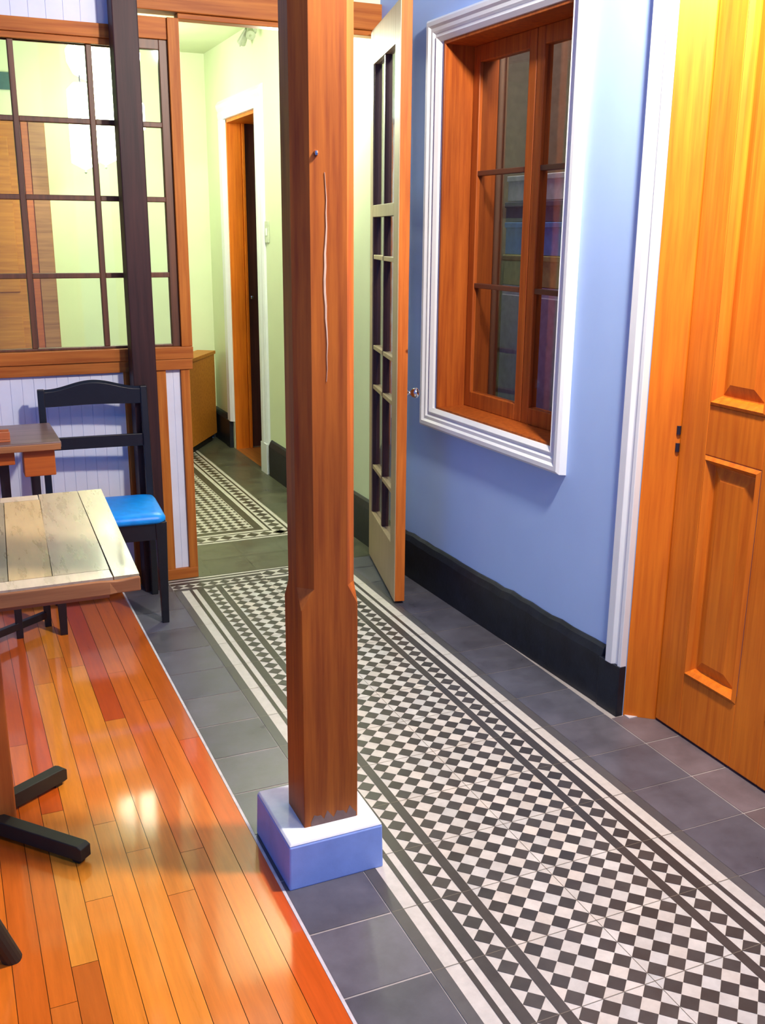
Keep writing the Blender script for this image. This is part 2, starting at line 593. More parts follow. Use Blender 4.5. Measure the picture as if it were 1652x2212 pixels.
# floor boards on the dining side
fb = MB()
PAL = [(0.78, 0.27, 0.032), (0.66, 0.17, 0.020), (0.86, 0.36, 0.045), (0.55, 0.12, 0.015), (0.74, 0.22, 0.026), (0.83, 0.31, 0.038)]
seams = [0.004, -0.062, -0.122, -0.180, -0.242, -0.300, -0.355, -0.416, -0.470, -0.522]
while seams[-1] > -2.5:
    seams.append(seams[-1] - random.uniform(0.052, 0.062))
rect(fb, -2.6, 0.004, -2.2, 2.34, -0.001, (0.06, 0.02, 0.008))
SPEC = {0: [(-2.2, (0.66, 0.125, 0.012)), (0.95, (0.60, 0.15, 0.018))],
        1: [(-2.2, (0.68, 0.20, 0.024)), (1.25, (0.66, 0.19, 0.022))],
        2: [(-2.2, (0.66, 0.20, 0.026)), (0.4, (0.62, 0.17, 0.022)), (1.5, (0.64, 0.18, 0.024))],
        3: [(-2.2, (0.68, 0.23, 0.030)), (0.25, (0.74, 0.27, 0.035)), (1.155, (0.56, 0.10, 0.012))],
        4: [(-2.2, (0.84, 0.32, 0.035)), (0.45, (0.80, 0.33, 0.035)), (1.60, (0.74, 0.24, 0.026))],
        5: [(-2.2, (0.86, 0.34, 0.038)), (0.6, (0.76, 0.27, 0.032)), (1.7, (0.82, 0.34, 0.04))],
        6: [(-2.2, (0.78, 0.30, 0.036)), (0.3, (0.80, 0.34, 0.045)), (1.5, (0.72, 0.25, 0.03))],
        7: [(-2.2, (0.60, 0.17, 0.024)), (0.1, (0.80, 0.36, 0.06)), (0.70, (0.60, 0.13, 0.016))],
        8: [(-2.2, (0.66, 0.20, 0.03)), (0.0, (0.66, 0.19, 0.024)), (1.1, (0.56, 0.13, 0.016))]}
for k in range(len(seams) - 1):
    x1, x0 = seams[k], seams[k + 1]
    segs = SPEC.get(k) or [(-2.2, random.choice(PAL)), (random.uniform(-0.8, 0.8), random.choice(PAL)), (random.uniform(1, 1.8), random.choice(PAL))]
    for q, (ya, t) in enumerate(segs):
        yb = segs[q + 1][0] if q + 1 < len(segs) else 2.34
        rect(fb, x0 + 0.0007, x1 - 0.0007, ya + 0.0006, yb - 0.0006, 0.0008, jit((t[0] * 0.92, t[1] * 0.74, t[2] * 0.5), 0.05))
o = fb.build('floor', 'planks')
struct(o, 'glossy orange varnished floor boards on the dining side', 'floor')
e = MB().box(0.0005, 0.0075, -2.2, 2.30, -0.004, 0.0022).build('trim_1', 'threshold')
struct(e, 'thin pale joint strip between floor boards and dark tiles', 'trim')

# ------------------------------------------------------------------ right-hand wall (very slightly out of square)
A0, B0 = Vector((1.245, 0.575)), Vector((1.185, 2.35))
ANG = math.atan2(-(B0 - A0).x, (B0 - A0).y)
WT = Matrix.Translation((A0.x, A0.y, 0)) @ Matrix.Rotation(ANG, 4, 'Z')   # local x = into the wall, y = along it, z = up
WL = 1.80


def wframe(mb, o0, o1, s0, s1, z0, z1, wd):
    """rectangular ring in the wall plane: outer s0..s1, z0..z1, bar width wd"""
    mb.box(o0, o1, s0, s1, z0, z0 + wd)
    mb.box(o0, o1, s0, s1, z1 - wd, z1)
    mb.box(o0, o1, s0, s0 + wd, z0 + wd, z1 - wd)
    mb.box(o0, o1, s1 - wd, s1, z0 + wd, z1 - wd)


wi0, wi1, wz0, wz1 = 0.44, 1.240, 0.765, 2.115   # clear opening of window_1
H = 2.95
b = MB(WT)
b.box(0, 0.22, 0.0, wi0, 0, H).box(0, 0.22, wi1, WL, 0, H).box(0, 0.22, wi0, wi1, 0, wz0).box(0, 0.22, wi0, wi1, wz1, H)
o = b.build('wall_right', 'wall')
struct(o, 'pale blue plastered passage wall around the white-framed window', 'wall')
# wall over and behind the panelled door
b = MB().box(1.245, 1.60, -1.4, 0.573, 2.42, H)
struct(b.build('wall_right', 'wall'), 'pale blue wall strip above the panelled orange door', 'wall')

# skirting: black, with a rounded worn top
b = MB(WT)
s_list = [0.0 + 0.0, 0.095, 0.1, 0.25, 0.4, 0.55, 0.7, 0.85, 1.0, 1.15, 1.3, 1.45, 1.6, WL]
rings = []
for s in [0.092 + k * 0.06 for k in range(29)]:
    h = 0.198 + random.uniform(-0.004, 0.004)
    rings.append([(0.0, s, 0), (-0.022, s, 0), (-0.024, s, h - 0.034), (-0.014, s, h - 0.010), (-0.004, s, h), (0.0, s, h)])
b.loft(rings)
b.box(-0.026, 0.0, -0.002, 0.098, 0, 0.166)
o = b.build('baseboard_right', 'base', bevel=0.003)
struct(o, 'tall matt black skirting with a worn rounded top below the blue wall', 'skirting')

# white casing at the end of the wall (moulded) next to the orange door
b = MB(WT)
prof = [(0.0, -0.001), (-0.022, -0.001), (-0.024, 0.012), (-0.018, 0.016), (-0.018, 0.028), (-0.030, 0.034), (-0.031, 0.062), (-0.022, 0.070), (0.0, 0.074)]
b.loft([[(p, s, z) for p, s in prof] for z in (0.166, 2.60)])
o = b.build('trim_2', 'white', bevel=0.0015)
struct(o, 'white moulded casing standing between the blue wall and the orange door', 'trim')

# window_1
wroot = thing('window_1', 'brown wooden casement window set deep in a white moulded frame on the blue wall', 'window', kind='structure')
b = MB(WT)
def ring_prof(b, s0, s1, z0, z1, prof):
    """mitred moulding: prof = list of (depth, inset from outer edge)"""
    rings = []
    for (sx, zx, ds, dz) in ((s0, z0, 1, 1), (s1, z0, -1, 1), (s1, z1, -1, -1), (s0, z1, 1, -1)):
        rings.append([(p, sx + ds * q, zx + dz * q) for p, q in prof])
    rings.append(rings[0])
    R = [[b.v(p) for p in ring] for ring in rings[:-1]]
    n = len(prof)
    for k in range(4):
        a, c = R[k], R[(k + 1) % 4]
        for i in range(n - 1):
            b.bm.faces.new((a[i], a[i + 1], c[i + 1], c[i]))
ring_prof(b, 0.362, 1.335, 0.690, 2.195, [(0.0, 0.0), (-0.026, 0.003), (-0.034, 0.012), (-0.034, 0.026), (-0.026, 0.034), (-0.026, 0.046), (-0.016, 0.052), (-0.016, 0.060), (-0.022, 0.066), (-0.012, 0.080), (0.004, 0.082), (0.03, 0.082)])
b.build('window_molding', 'white', wroot)['label'] = 'white moulded architrave'
b = MB(WT)
DP = 0.115
b.box(-0.006, 0.226, wi0, wi0 + 0.012, wz0, wz1).box(-0.006, 0.226, wi1 - 0.012, wi1, wz0, wz1)
b.box(-0.006, 0.226, wi0, wi1, wz0, wz0 + 0.014).box(-0.006, 0.226, wi0, wi1, wz1 - 0.012, wz1)
b.build('window_lining', 'win', wroot, bevel=0.002)
smid = 0.815
for s0, s1 in ((smid, wi1 - 0.012), (wi0 + 0.012, smid)):
    b = MB(WT)
    sw = 0.046
    b.box(DP, DP + 0.036, s0 + 0.002, s0 + sw, wz0 + 0.014, wz1 - 0.012).box(DP, DP + 0.036, s1 - sw, s1 - 0.002, wz0 + 0.014, wz1 - 0.012)
    b.box(DP, DP + 0.036, s0 + sw, s1 - sw, wz0 + 0.014, wz0 + 0.075).box(DP, DP + 0.036, s0 + sw, s1 - sw, wz1 - 0.07, wz1 - 0.012)
    sash = b.build('window_sash', 'win', wroot, bevel=0.003)
    for z in (1.250, 1.660):
        MB(WT).box(DP + 0.004, DP + 0.028, s0 + sw - 0.002, s1 - sw + 0.002, z - 0.009, z + 0.009).build('glazing_bar', 'win_dark', sash, bevel=0.002)
    zs = [wz0 + 0.075, 1.241, 1.259, 1.651, 1.669, wz1 - 0.07]
    for q in range(3):
        MB(WT).box(DP + 0.014, DP + 0.017, s0 + sw, s1 - sw, zs[2 * q], zs[2 * q + 1]).build('glass_pane', 'win_glass', sash)
# the dim room behind window_1; its contents are added in place of reflections
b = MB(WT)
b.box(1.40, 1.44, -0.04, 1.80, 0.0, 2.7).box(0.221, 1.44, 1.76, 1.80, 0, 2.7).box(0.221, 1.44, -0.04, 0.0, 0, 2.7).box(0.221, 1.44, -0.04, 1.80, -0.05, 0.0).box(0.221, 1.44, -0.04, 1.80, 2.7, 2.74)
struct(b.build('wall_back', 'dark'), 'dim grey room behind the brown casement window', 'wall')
b = MB(WT)
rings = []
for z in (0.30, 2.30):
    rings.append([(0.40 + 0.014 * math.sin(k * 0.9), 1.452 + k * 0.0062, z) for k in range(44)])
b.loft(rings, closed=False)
o = b.build('reflection_strip', 'reflection_strip', smooth=True)  # wavy strip added in place of a brown reflection
tag(o, 'beige-brown strip standing in for a reflection in the left casement of the window in the blue wall', 'reflection_strip')
cb = thing('cabinet', 'greyish lilac tall block standing in for reflections in the casement window, smaller blocks on top', 'cabinet', WT @ Vector((0.5, 1.2, 0)), ANG)
MB(WT).box(0.41, 0.70, 0.98, 1.442, 0.002, 1.238).build('cabinet_body', 'lilac', cb, bevel=0.004)  # cabinet shape added to stand in for lilac reflections
MB(WT).box(0.398, 0.409, 1.00, 1.205, 0.06, 1.20).build('door', 'lilac', cb, bevel=0.003)
MB(WT).box(0.398, 0.409, 1.215, 1.425, 0.06, 1.20).build('door', 'lilac', cb, bevel=0.003)
for z0, z1, mt, lb, s0, s1 in ((1.240, 1.360, 'ochre_refl', 'ochre block lowest in the stack standing in for window reflections', 1.00, 1.436),
                       (1.362, 1.488, 'blue_refl', 'blue block second in the stack standing in for window reflections', 1.02, 1.430),
                       (1.490, 1.568, 'grey_refl', 'grey-violet block under the pale one, standing in for a window reflection', 1.00, 1.435),
                       (1.570, 1.668, 'pale_refl', 'pale greenish-white block topmost of the stack standing in for window reflections', 1.02, 1.425)):
    b = MB(WT).box(0.41, 0.66, s0, s1, z0, z1)  # coloured blocks added to imitate reflections in the panes
    b.box(0.405, 0.665, s0 - 0.004, s1 + 0.004, z1 - 0.022, z1 - 0.0)
    tag(b.build('reflection_block', mt, bevel=0.003), lb, 'box', 'blocks standing in for reflections in the casement window')

# ------------------------------------------------------------------ orange panelled door (door_2)
dr = thing('door_2', 'bright orange varnished wooden panelled door at the right edge', 'door', (1.32, 0.512, 0), kind='structure')
# splayed reveal
b = MB()
P = [(1.246, 0.5735), (1.319, 0.5125), (1.40, 0.5125), (1.40, 0.5735)]
b.loft([[(x, y, z) for x, y in P] for z in (0.0, 2.42)])
b.build('door_frame', 'door', dr, bevel=0.002)
DX = 1.32
lx = (0.51, 0.402, 0.190, 0.082, -0.13, -0.235)
b = MB()
X0, X1 = DX, DX + 0.042
b.box(X0, X1, 0.402, 0.509, 0.008, 2.40)
b.box(X0, X1, 0.082, 0.190, 0.008, 2.40)
b.box(X0, X1, -0.30, -0.130, 0.008, 2.40)
for ya, yb in ((0.190, 0.402), (-0.130, 0.082)):
    for za, zb in ((0.008, 0.200), (0.860, 1.000), (2.28, 2.40)):
        b.box(X0, X1, ya - 0.001, yb + 0.001, za, zb)
b.build('door_leaf', 'door', dr, bevel=0.004, seg=3)
for ya, yb in ((0.190, 0.402), (-0.130, 0.082)):
    for za, zb in ((0.200, 0.860), (1.000, 2.28)):
        b = MB()
        # sunk field with raised centre and bevelled border
        def rr_(inset, x):
            return [(x, ya + inset, za + inset), (x, yb - inset, za + inset), (x, yb - inset, zb - inset), (x, ya + inset, zb - inset)]
        b.loft([rr_(0.0, X0 + 0.001), rr_(0.010, X0 - 0.007), rr_(0.020, X0 + 0.004), rr_(0.026, X0 + 0.016), rr_(0.030, X0 + 0.017), rr_(0.062, X0 + 0.006), rr_(0.066, X0 + 0.006)], cap=False)
        b.poly(list(rr_(0.066, X0 + 0.006)))
        b.build('door_panel', 'door', dr)
for z in (0.86, 0.91):
    MB().cyl((1.3165, 0.5135, z - 0.012), (1.3165, 0.5135, z + 0.012), 0.006).build('door_hinge', 'hinge', dr)
struct(MB().box(1.250, 1.352, 0.545, 0.570, -0.002, 0.004).build('trim_3', 'threshold'), 'pale stone sill strip at the foot of the orange door reveal', 'trim')

# ------------------------------------------------------------------ chamfered timber post on a painted block
root = thing('wooden_post', 'reddish orange chamfered timber post on a pale blue block, centre of the picture', 'post', (0.135, 0.27, 0))
px0, px1, py0, py1 = 0.072, 0.204, 0.210, 0.325
ch = 0.030


def oct_ring(z, c):
    c = max(c, 0.0008)
    return [(px0 + c, py0, z), (px1 - c * 0.8, py0, z), (px1, py0 + c * 0.8, z), (px1, py1 - c, z), (px1 - c, py1, z), (px0 + c, py1, z), (px0, py1 - c, z), (px0, py0 + c, z)]


b = MB()
b.loft([oct_ring(0.114, 0.0015), oct_ring(0.655, 0.0015), oct_ring(0.700, ch), oct_ring(H, ch)])
shaft = b.build('post_shaft', 'post', root)
b = MB()
rings = []
for k in range(17):
    z = 1.15 + k * 0.0255
    x = 0.134 + 0.0022 * math.sin(k * 0.6) + 0.0008 * math.sin(k * 2.3)
    wd = 0.0020 * math.sin(PI * (k + 0.5) / 17) ** 2 + 0.0003
    rings.append([(x - wd, py0 - 0.0012, z), (x + wd, py0 - 0.0012, z), (x + wd, py0 + 0.001, z), (x - wd, py0 + 0.001, z)])
b.loft(rings)
b.build('crack', 'mastic', shaft)['label'] = 'pale filled crack running up the shaft'
MB().lathe((0.116, py0 - 0.002, 1.593), [(0.0035, -0.004), (0.0045, 0.0), (0.0035, 0.004)], 10).build('nail', 'chrome', shaft)
b = MB()
rings = []
for k in range(15):
    x = 0.088 + k * 0.0080
    hgt = 0.010 + 0.018 * abs(math.sin(k * 0.9)) + 0.006 * math.sin(k * 2.7)
    rings.append([(x, py0 - 0.0010, 0.118), (x, py0 + 0.001, 0.118), (x, py0 + 0.001, 0.120 + hgt), (x, py0 - 0.0006, 0.120 + hgt)])
b.loft(rings)
b.build('paint_smear', 'smear', shaft)['label'] = 'greyish smear of paint at the foot of the shaft'
b = MB()
b.loft([[(0.016, 0.157, 0.0), (0.250, 0.160, 0.0), (0.252, 0.412, 0.0), (0.014, 0.410, 0.0)],
        [(0.018, 0.158, 0.112), (0.247, 0.160, 0.113), (0.249, 0.409, 0.113), (0.017, 0.408, 0.112)]])
b.build('post_block', 'plinth', root, bevel=0.004, seg=2)['label'] = 'pale blue painted block'
b = MB()
b.loft([[(0.0185, 0.1585, 0.1125), (0.2465, 0.1605, 0.1135), (0.2485, 0.4085, 0.1135), (0.0175, 0.4075, 0.1125)],
        [(0.024, 0.163, 0.119), (0.243, 0.165, 0.120), (0.245, 0.404, 0.120), (0.022, 0.403, 0.119)]])
b.build('block_top', 'plinth_top', root, bevel=0.002)['label'] = 'top of the pale blue block, whitened for the light falling on it'  # same painted block; its lit top is coloured white

# dark post in front of the partition
root = thing('wooden_post', 'very dark brown square post standing behind the blue-seated chair', 'post', (0.137, 2.29, 0))
MB().box(0.092, 0.184, 2.245, 2.335, 0.0, H).build('post_shaft', 'dark_post', root, bevel=0.004)

# ------------------------------------------------------------------ glazed partition
PY = 2.36
gp = thing('glazed_partition', 'orange-brown wooden partition with small glass panes above white boarded panels', 'partition', (0.0, PY, 0))
F0, F1 = PY, PY + 0.06
# lower stage: stiles, rails and white boards
b = MB()
b.box(0.304, 0.340, F0 - 0.004, F1, 0.0, 0.940)
b.build('stile', 'frame_z', gp, bevel=0.002)
MB().box(0.205, 0.243, F0 - 0.002, F1, 0.0, 0.945).build('stile', 'frame_z', gp, bevel=0.002)
MB().box(0.078, 0.111, F0 - 0.004, F1, 0.0, 0.925).build('stile', 'frame_z', gp, bevel=0.002)
MB().box(-1.25, -1.215, F0 - 0.004, F1, 0.0, 0.925).build('stile', 'frame_z', gp, bevel=0.002)
MB().box(0.200, 0.352, F0 - 0.012, F1 + 0.006, 0.900, 0.942).build('rail', 'frame_x', gp, bevel=0.002)
MB().box(0.205, 0.338, F0 - 0.006, F1, 0.0, 0.046).build('rail', 'frame_x', gp, bevel=0.002)
MB().box(-1.25, 0.111, F0 - 0.008, F1, 0.898, 0.945).build('rail', 'frame_x', gp, bevel=0.002)
MB().box(-1.25, 0.111, F0 - 0.006, F1, 0.0, 0.06).build('rail', 'frame_x', gp, bevel=0.002)


def boards(x0, x1, z0, z1, pitch, y):
    b = MB()
    x = x0
    while x < x1 - 0.004:
        q = min(x + pitch, x1)
        b.box(x + 0.0012, q - 0.0012, y, y + 0.014, z0, z1)
        b.box(x, q, y + 0.0025, y + 0.016, z0, z1)
        x = q
    return b


boards(0.243, 0.304, 0.046, 0.900, 0.0305, F0 + 0.012).build('boarded_panel', 'panel', gp)['label'] = 'narrow white boarded panel'
boards(-1.215, 0.078, 0.06, 0.900, 0.043, F0 + 0.010).build('boarded_panel', 'panel', gp)['label'] = 'wide white boarded panel'
# window stage: sill rail, frame, glazing bars, panes
MB().box(-1.25, 0.356, F0 - 0.016, F1 + 0.004, 0.943, 0.992).build('sill_rail', 'frame_x', gp, bevel=0.003)
MB().box(0.312, 0.356, F0 - 0.006, F1, 0.992, 2.212).build('stile', 'frame_z', gp, bevel=0.002)
b = MB()
b.box(0.280, 0.3125, F0 + 0.012, F0 + 0.045, 0.992, 2.135)
b.box(-1.25, 0.2801, F0 + 0.012, F0 + 0.045, 0.992, 1.002)
b.box(-1.25, 0.2801, F0 + 0.012, F0 + 0.045, 2.100, 2.135)
b.build('sash_frame', 'sash', gp, bevel=0.002)
MB().box(0.2, 0.312, F0 + 0.006, F1, 2.136, 2.212).build('top_block', 'frame_x', gp, bevel=0.002)
MB().box(-1.25, 0.112, F0 - 0.002, F1, 2.100, 2.122).build('rail', 'frame_x', gp, bevel=0.002)
MB().box(-1.25, 0.112, F0 - 0.012, F1, 2.122, 2.170).build('rail', 'frame_x', gp, bevel=0.002)
vx = [0.022 - 0.272 * k for k in range(5)]
hz = [1.834, 1.561, 1.275]
xe = [0.280] + vx
for x in vx:
    MB().box(x - 0.0105, x + 0.0105, F0 + 0.010, F0 + 0.040, 1.002, 2.100).build('glazing_bar', 'sash', gp, bevel=0.003)
cols = []
for k in range(5):
    cols.append((xe[k + 1] + 0.0105, (0.280 if k == 0 else xe[k] - 0.0105)))
zr = [(1.002, 1.275 - 0.0105), (1.2855, 1.561 - 0.0105), (1.5715, 1.834 - 0.0105), (1.8445, 2.100)]
for xa, xb in cols:
    for z in hz:
        MB().box(xa - 0.001, xb + 0.001, F0 + 0.012, F0 + 0.038, z - 0.010, z + 0.010).build('glazing_bar', 'sash', gp, bevel=0.003)
    for za, zb in zr:
        MB().box(xa, xb, F0 + 0.022, F0 + 0.026, za, zb).build('glass_pane', 'glass', gp)

# header beam and the walls over it
b = MB().box(0.200, 1.19, F0 - 0.010, F1 + 0.02, 2.232, 2.330)
b.box(0.355, 1.19, F0 + 0.006, F1 + 0.006, 2.212, 2.232)
struct(b.build('trim_4', 'frame_x', bevel=0.003), 'orange-brown header beam over the passage doorway', 'beam')
b = boards(-2.4, 0.20, 2.171, H, 0.06, F0 + 0.004)
struct(b.build('wall_back', 'panel'), 'pale blue-white boarding above the glazed partition', 'wall')
struct(MB().box(0.2, 1.19, F0 + 0.005, F1, 2.331, H).build('wall_back', 'hall'), 'cream wall strip above the orange-brown header beam', 'wall')

# ------------------------------------------------------------------ open glazed leaf (door_1)
n0, h0 = Vector((0.983, 1.722, 0)), Vector((1.142, 2.378, 0))
LD = math.atan2(-(h0 - n0).x, (h0 - n0).y)
LT = Matrix.Translation(n0) @ Matrix.Rotation(LD, 4, 'Z')    # local y from free edge to hinge, x = thickness
L = 0.63
d1 = thing('door_1', 'open glazed door seen edge-on, pale stiles and dark bars, behind the centre post', 'door', (h0.x, h0.y, 0), kind='structure')
zb0, zt0 = 0.014, 2.222
MB(LT).box(0.0, 0.003, 0.0, 0.095, zb0, zt0).build('stile_face', 'leaf', d1)
MB(LT).box(0.003, 0.042, 0.0, 0.095, zb0, zt0).build('stile', 'leaf_edge', d1, bevel=0.001)
MB(LT).box(0.0, 0.042, 0.565, L, zb0, zt0).build('stile', 'leaf', d1, bevel=0.002)
for za, zb in ((zb0, 0.235), (1.505, 1.552), (2.092, zt0)):
    MB(LT).box(0.0, 0.042, 0.095, 0.565, za, zb).build('rail', 'leaf', d1, bevel=0.002)
MB(LT).box(0.004, 0.036, 0.318, 0.340, 0.235, 1.505).build('glazing_bar', 'leaf_bar', d1, bevel=0.002)
MB(LT).box(0.004, 0.036, 0.318, 0.340, 1.552, 2.092).build('glazing_bar', 'leaf_bar', d1, bevel=0.002)
b = MB(LT)
for ya, yb in ((0.095, 0.103), (0.557, 0.565)):
    b.box(0.004, 0.038, ya, yb, 0.235, 1.505)
    b.box(0.004, 0.038, ya, yb, 1.552, 2.092)
b.build('glazing_bead', 'leaf_bar', d1)
for z in (0.445, 0.80, 0.97, 1.345):
    for ya, yb in ((0.104, 0.318), (0.340, 0.556)):
        MB(LT).box(0.003, 0.038, ya, yb, z - 0.009, z + 0.009).build('glazing_bar', 'leaf', d1, bevel=0.002)
zz = [0.235, 0.436, 0.454, 0.791, 0.809, 0.961, 0.979, 1.336, 1.354, 1.505, 1.552, 2.092]
for k in range(6):
    for ya, yb in ((0.104, 0.318), (0.340, 0.556)):
        MB(LT).box(0.018, 0.021, ya, yb, zz[2 * k], zz[2 * k + 1]).build('glass_pane', 'win_glass', d1)
kb = MB(LT)
kb.lathe((0.042, 0.045, 0.85), [(0.020, 0.0), (0.021, 0.004), (0.012, 0.006), (0.008, 0.012), (0.008, 0.022), (0.016, 0.028), (0.021, 0.038), (0.019, 0.048), (0.010, 0.054)], 22, 'x')
kb.build('door_knob', 'chrome', d1, smooth=True)['label'] = 'small chrome door knob'

# ------------------------------------------------------------------ hall beyond the partition
HZ = 2.57
b = MB()
oy0, oy1 = 4.17, 4.86
b.box(1.205, 1.42, 2.375, oy0, 0, HZ).box(1.205, 1.42, oy1, 5.36, 0, HZ).box(1.205, 1.42, oy0, oy1, 2.12, HZ)
struct(b.build('wall_right', 'hall'), 'cream wall of the hall beyond the partition, with a doorway', 'wall')
struct(MB().box(-2.4, 1.205, 5.34, 5.46, 0, HZ).build('wall_back', 'hall'), 'cream end wall of the hall behind the glazed partition', 'wall')
struct(MB().box(-2.46, -2.4, 2.38, 5.42, 0, HZ).build('wall_left', 'hall'), 'cream left wall of the hall behind the partition', 'wall')
struct(MB().box(-2.4, 1.42, 2.43, 5.42, HZ, HZ + 0.06).build('ceiling', 'ceil'), 'cream ceiling of the hall beyond the partition', 'ceiling')
# skirting pieces
b = MB()
def skirt(b, x, ya, yb):
    b.loft([[(x, y, 0), (x - 0.022, y, 0), (x - 0.024, y, 0.185), (x - 0.012, y, 0.212), (x - 0.003, y, 0.222), (x, y, 0.222)] for y in (ya, yb)])
skirt(b, 1.205, 2.40, 4.02)
skirt(b, 1.205, 4.99, 5.34)
b.box(1.178, 1.205, 4.90, 4.995, 0, 0.19)
b.box(0.156, 1.205, 5.318, 5.34, 0, 0.21)
struct(b.build('baseboard_right', 'base', bevel=0.002), 'black skirting running round the hall beyond the partition', 'skirting')
# doorway casing, lining and half-open leaf
b = MB()
def casing(b, y0, y1, z0, z1):
    pr = [(0.0, 0.0), (-0.014, 0.002), (-0.022, 0.02), (-0.018, 0.04), (-0.026, 0.06), (-0.026, 0.10), (-0.012, 0.115), (0.0, 0.118)]
    b.loft([[(1.205 + p, y0 + (y1 - y0) * q / 0.118, z) for p, q in pr] for z in (z0, z1)])
casing(b, oy0 - 0.118, oy0, 0.19, 2.12)
casing(b, oy1 + 0.118, oy1, 0.19, 2.12)
pr = [(0.0, 2.12), (-0.014, 2.122), (-0.02, 2.15), (-0.016, 2.17), (-0.026, 2.19), (-0.03, 2.21), (-0.012, 2.235), (0.0, 2.24)]
b.loft([[(1.205 + p, y, z) for p, z in pr] for y in (oy0 - 0.118, oy1 + 0.118)])
b.box(1.178, 1.205, oy0 - 0.118, oy0, 0.0, 0.19)
struct(b.build('trim_5', 'white'), 'white moulded casing round the hall doorway beyond the partition', 'trim')
d3 = thing('door_3', 'narrow orange-brown door lining and leaf in the hall doorway, left of the centre post', 'door', (1.3, oy1, 0), kind='structure')
MB().box(1.207, 1.300, oy1 - 0.018, oy1, 0.0, 2.12).build('door_lining', 'door', d3, bevel=0.002)
MB().box(1.207, 1.42, oy0, oy0 + 0.018, 0.0, 2.12).build('door_lining', 'door', d3, bevel=0.002)
MB().box(1.207, 1.42, oy0, oy1, 2.10, 2.12).build('door_lining', 'door', d3, bevel=0.002)
b = MB().box(1.303, 1.322, oy1 - 0.026, oy1, 0.0, 2.10)
b.build('door_stop', 'door', d3, bevel=0.003)
MB().box(1.326, 2.00, oy1 - 0.010, oy1 + 0.018, 0.01, 2.10).build('door_leaf', 'leaf_bar', d3, bevel=0.002)
MB().lathe((1.345, oy1 - 0.012, 1.02), [(0.012, -0.01), (0.014, 0.0), (0.012, 0.01)], 14).build('door_handle', 'chrome', d3)
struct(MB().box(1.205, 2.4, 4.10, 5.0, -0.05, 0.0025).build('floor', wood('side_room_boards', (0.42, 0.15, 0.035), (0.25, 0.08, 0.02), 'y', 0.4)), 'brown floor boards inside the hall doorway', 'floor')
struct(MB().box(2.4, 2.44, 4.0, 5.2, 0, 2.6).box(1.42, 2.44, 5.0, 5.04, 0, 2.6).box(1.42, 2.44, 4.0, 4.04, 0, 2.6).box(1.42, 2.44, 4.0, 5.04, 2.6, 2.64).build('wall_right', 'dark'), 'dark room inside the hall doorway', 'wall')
# end wall door with dark jamb and transom
d4 = thing('door_4', 'orange panelled door in the hall end wall, seen through the leftmost panes', 'door', (-0.4, 5.33, 0), kind='structure')
MB().box(-0.80, 0.005, 5.305, 5.335, 0.01, 2.105).build('door_leaf', 'cabinet', d4, bevel=0.003)
for xa, xb in ((-0.72, -0.44), (-0.36, -0.07)):
    for za, zb in ((0.16, 0.90), (1.05, 2.0)):
        b = MB().box(xa, xb, 5.292, 5.306, za, zb)
        b.build('door_panel', 'cabinet', d4, bevel=0.008, seg=3)
MB().box(0.055, 0.155, 5.285, 5.335, 0.0, 2.10).build('door_jamb', 'table_edge', d4, bevel=0.003)
MB().box(0.012, 0.055, 5.295, 5.335, 0.0, 2.12).build('door_casing', 'apron', d4, bevel=0.003)
MB().box(-0.80, -0.005, 5.315, 5.332, 2.275, 2.375).build('transom_pane', plain('dark_teal_glass', (0.06, 0.13, 0.12), 0.2), d4)
# light switch and small twin spot bracket
sw = thing('light_switch', 'small pale light switch plate on the hall wall left of the centre post', 'switch', (1.205, 4.0, 1.43))
MB().box(1.197, 1.205, 3.985, 4.045, 1.38, 1.50).build('switch_plate', 'switch', sw, bevel=0.002)
MB().box(1.193, 1.197, 4.003, 4.027, 1.42, 1.46).build('rocker', 'white', sw, bevel=0.001)
sp_ = thing('spot_fitting', 'small grey twin spotlight fitting high on the hall wall near the header beam', 'spotlight', (1.19, 4.15, 2.50))
MB().cyl((1.204, 4.16, 2.535), (1.170, 4.16, 2.535), 0.030).build('mount', 'grey_metal', sp_)
for dy, dz in ((-0.055, -0.05), (0.060, -0.06)):
    hd = MB().cyl((1.165, 4.16 + dy * 0.4, 2.53), (1.150, 4.16 + dy * 1.6, 2.53 + dz), 0.014, 0.026).build('spot_head', 'grey_metal', sp_)
    MB().cyl((1.150, 4.16 + dy * 1.6, 2.53 + dz), (1.146, 4.16 + dy * 1.9, 2.53 + dz * 1.25), 0.006, 0.004, 8).build('spot_lever', 'grey_metal', hd)

# cabinet in the far corner, turned
cr = thing('cabinet', 'low orange-brown wooden cabinet in the far corner of the hall, beside the partition edge', 'cabinet', (1.0, 5.0, 0), math.radians(-32.0))
CT = Matrix.Translation((1.165, 5.20, 0)) @ Matrix.Rotation(math.radians(90 - 32.0), 4, 'Z')  # local x runs away along the front
b = MB(CT).box(-0.72, 0.0, 0.0, 0.12, 0.055, 0.615)
b.build('cabinet_body', 'cabinet', cr, bevel=0.002)
MB(CT).box(-0.73, 0.006, -0.008, 0.125, 0.615, 0.638).build('cabinet_top', 'cabinet', cr, bevel=0.002)
MB(CT).box(-0.70, -0.02, 0.03, 0.11, 0.0, 0.055).build('cabinet_plinth', 'black', cr)

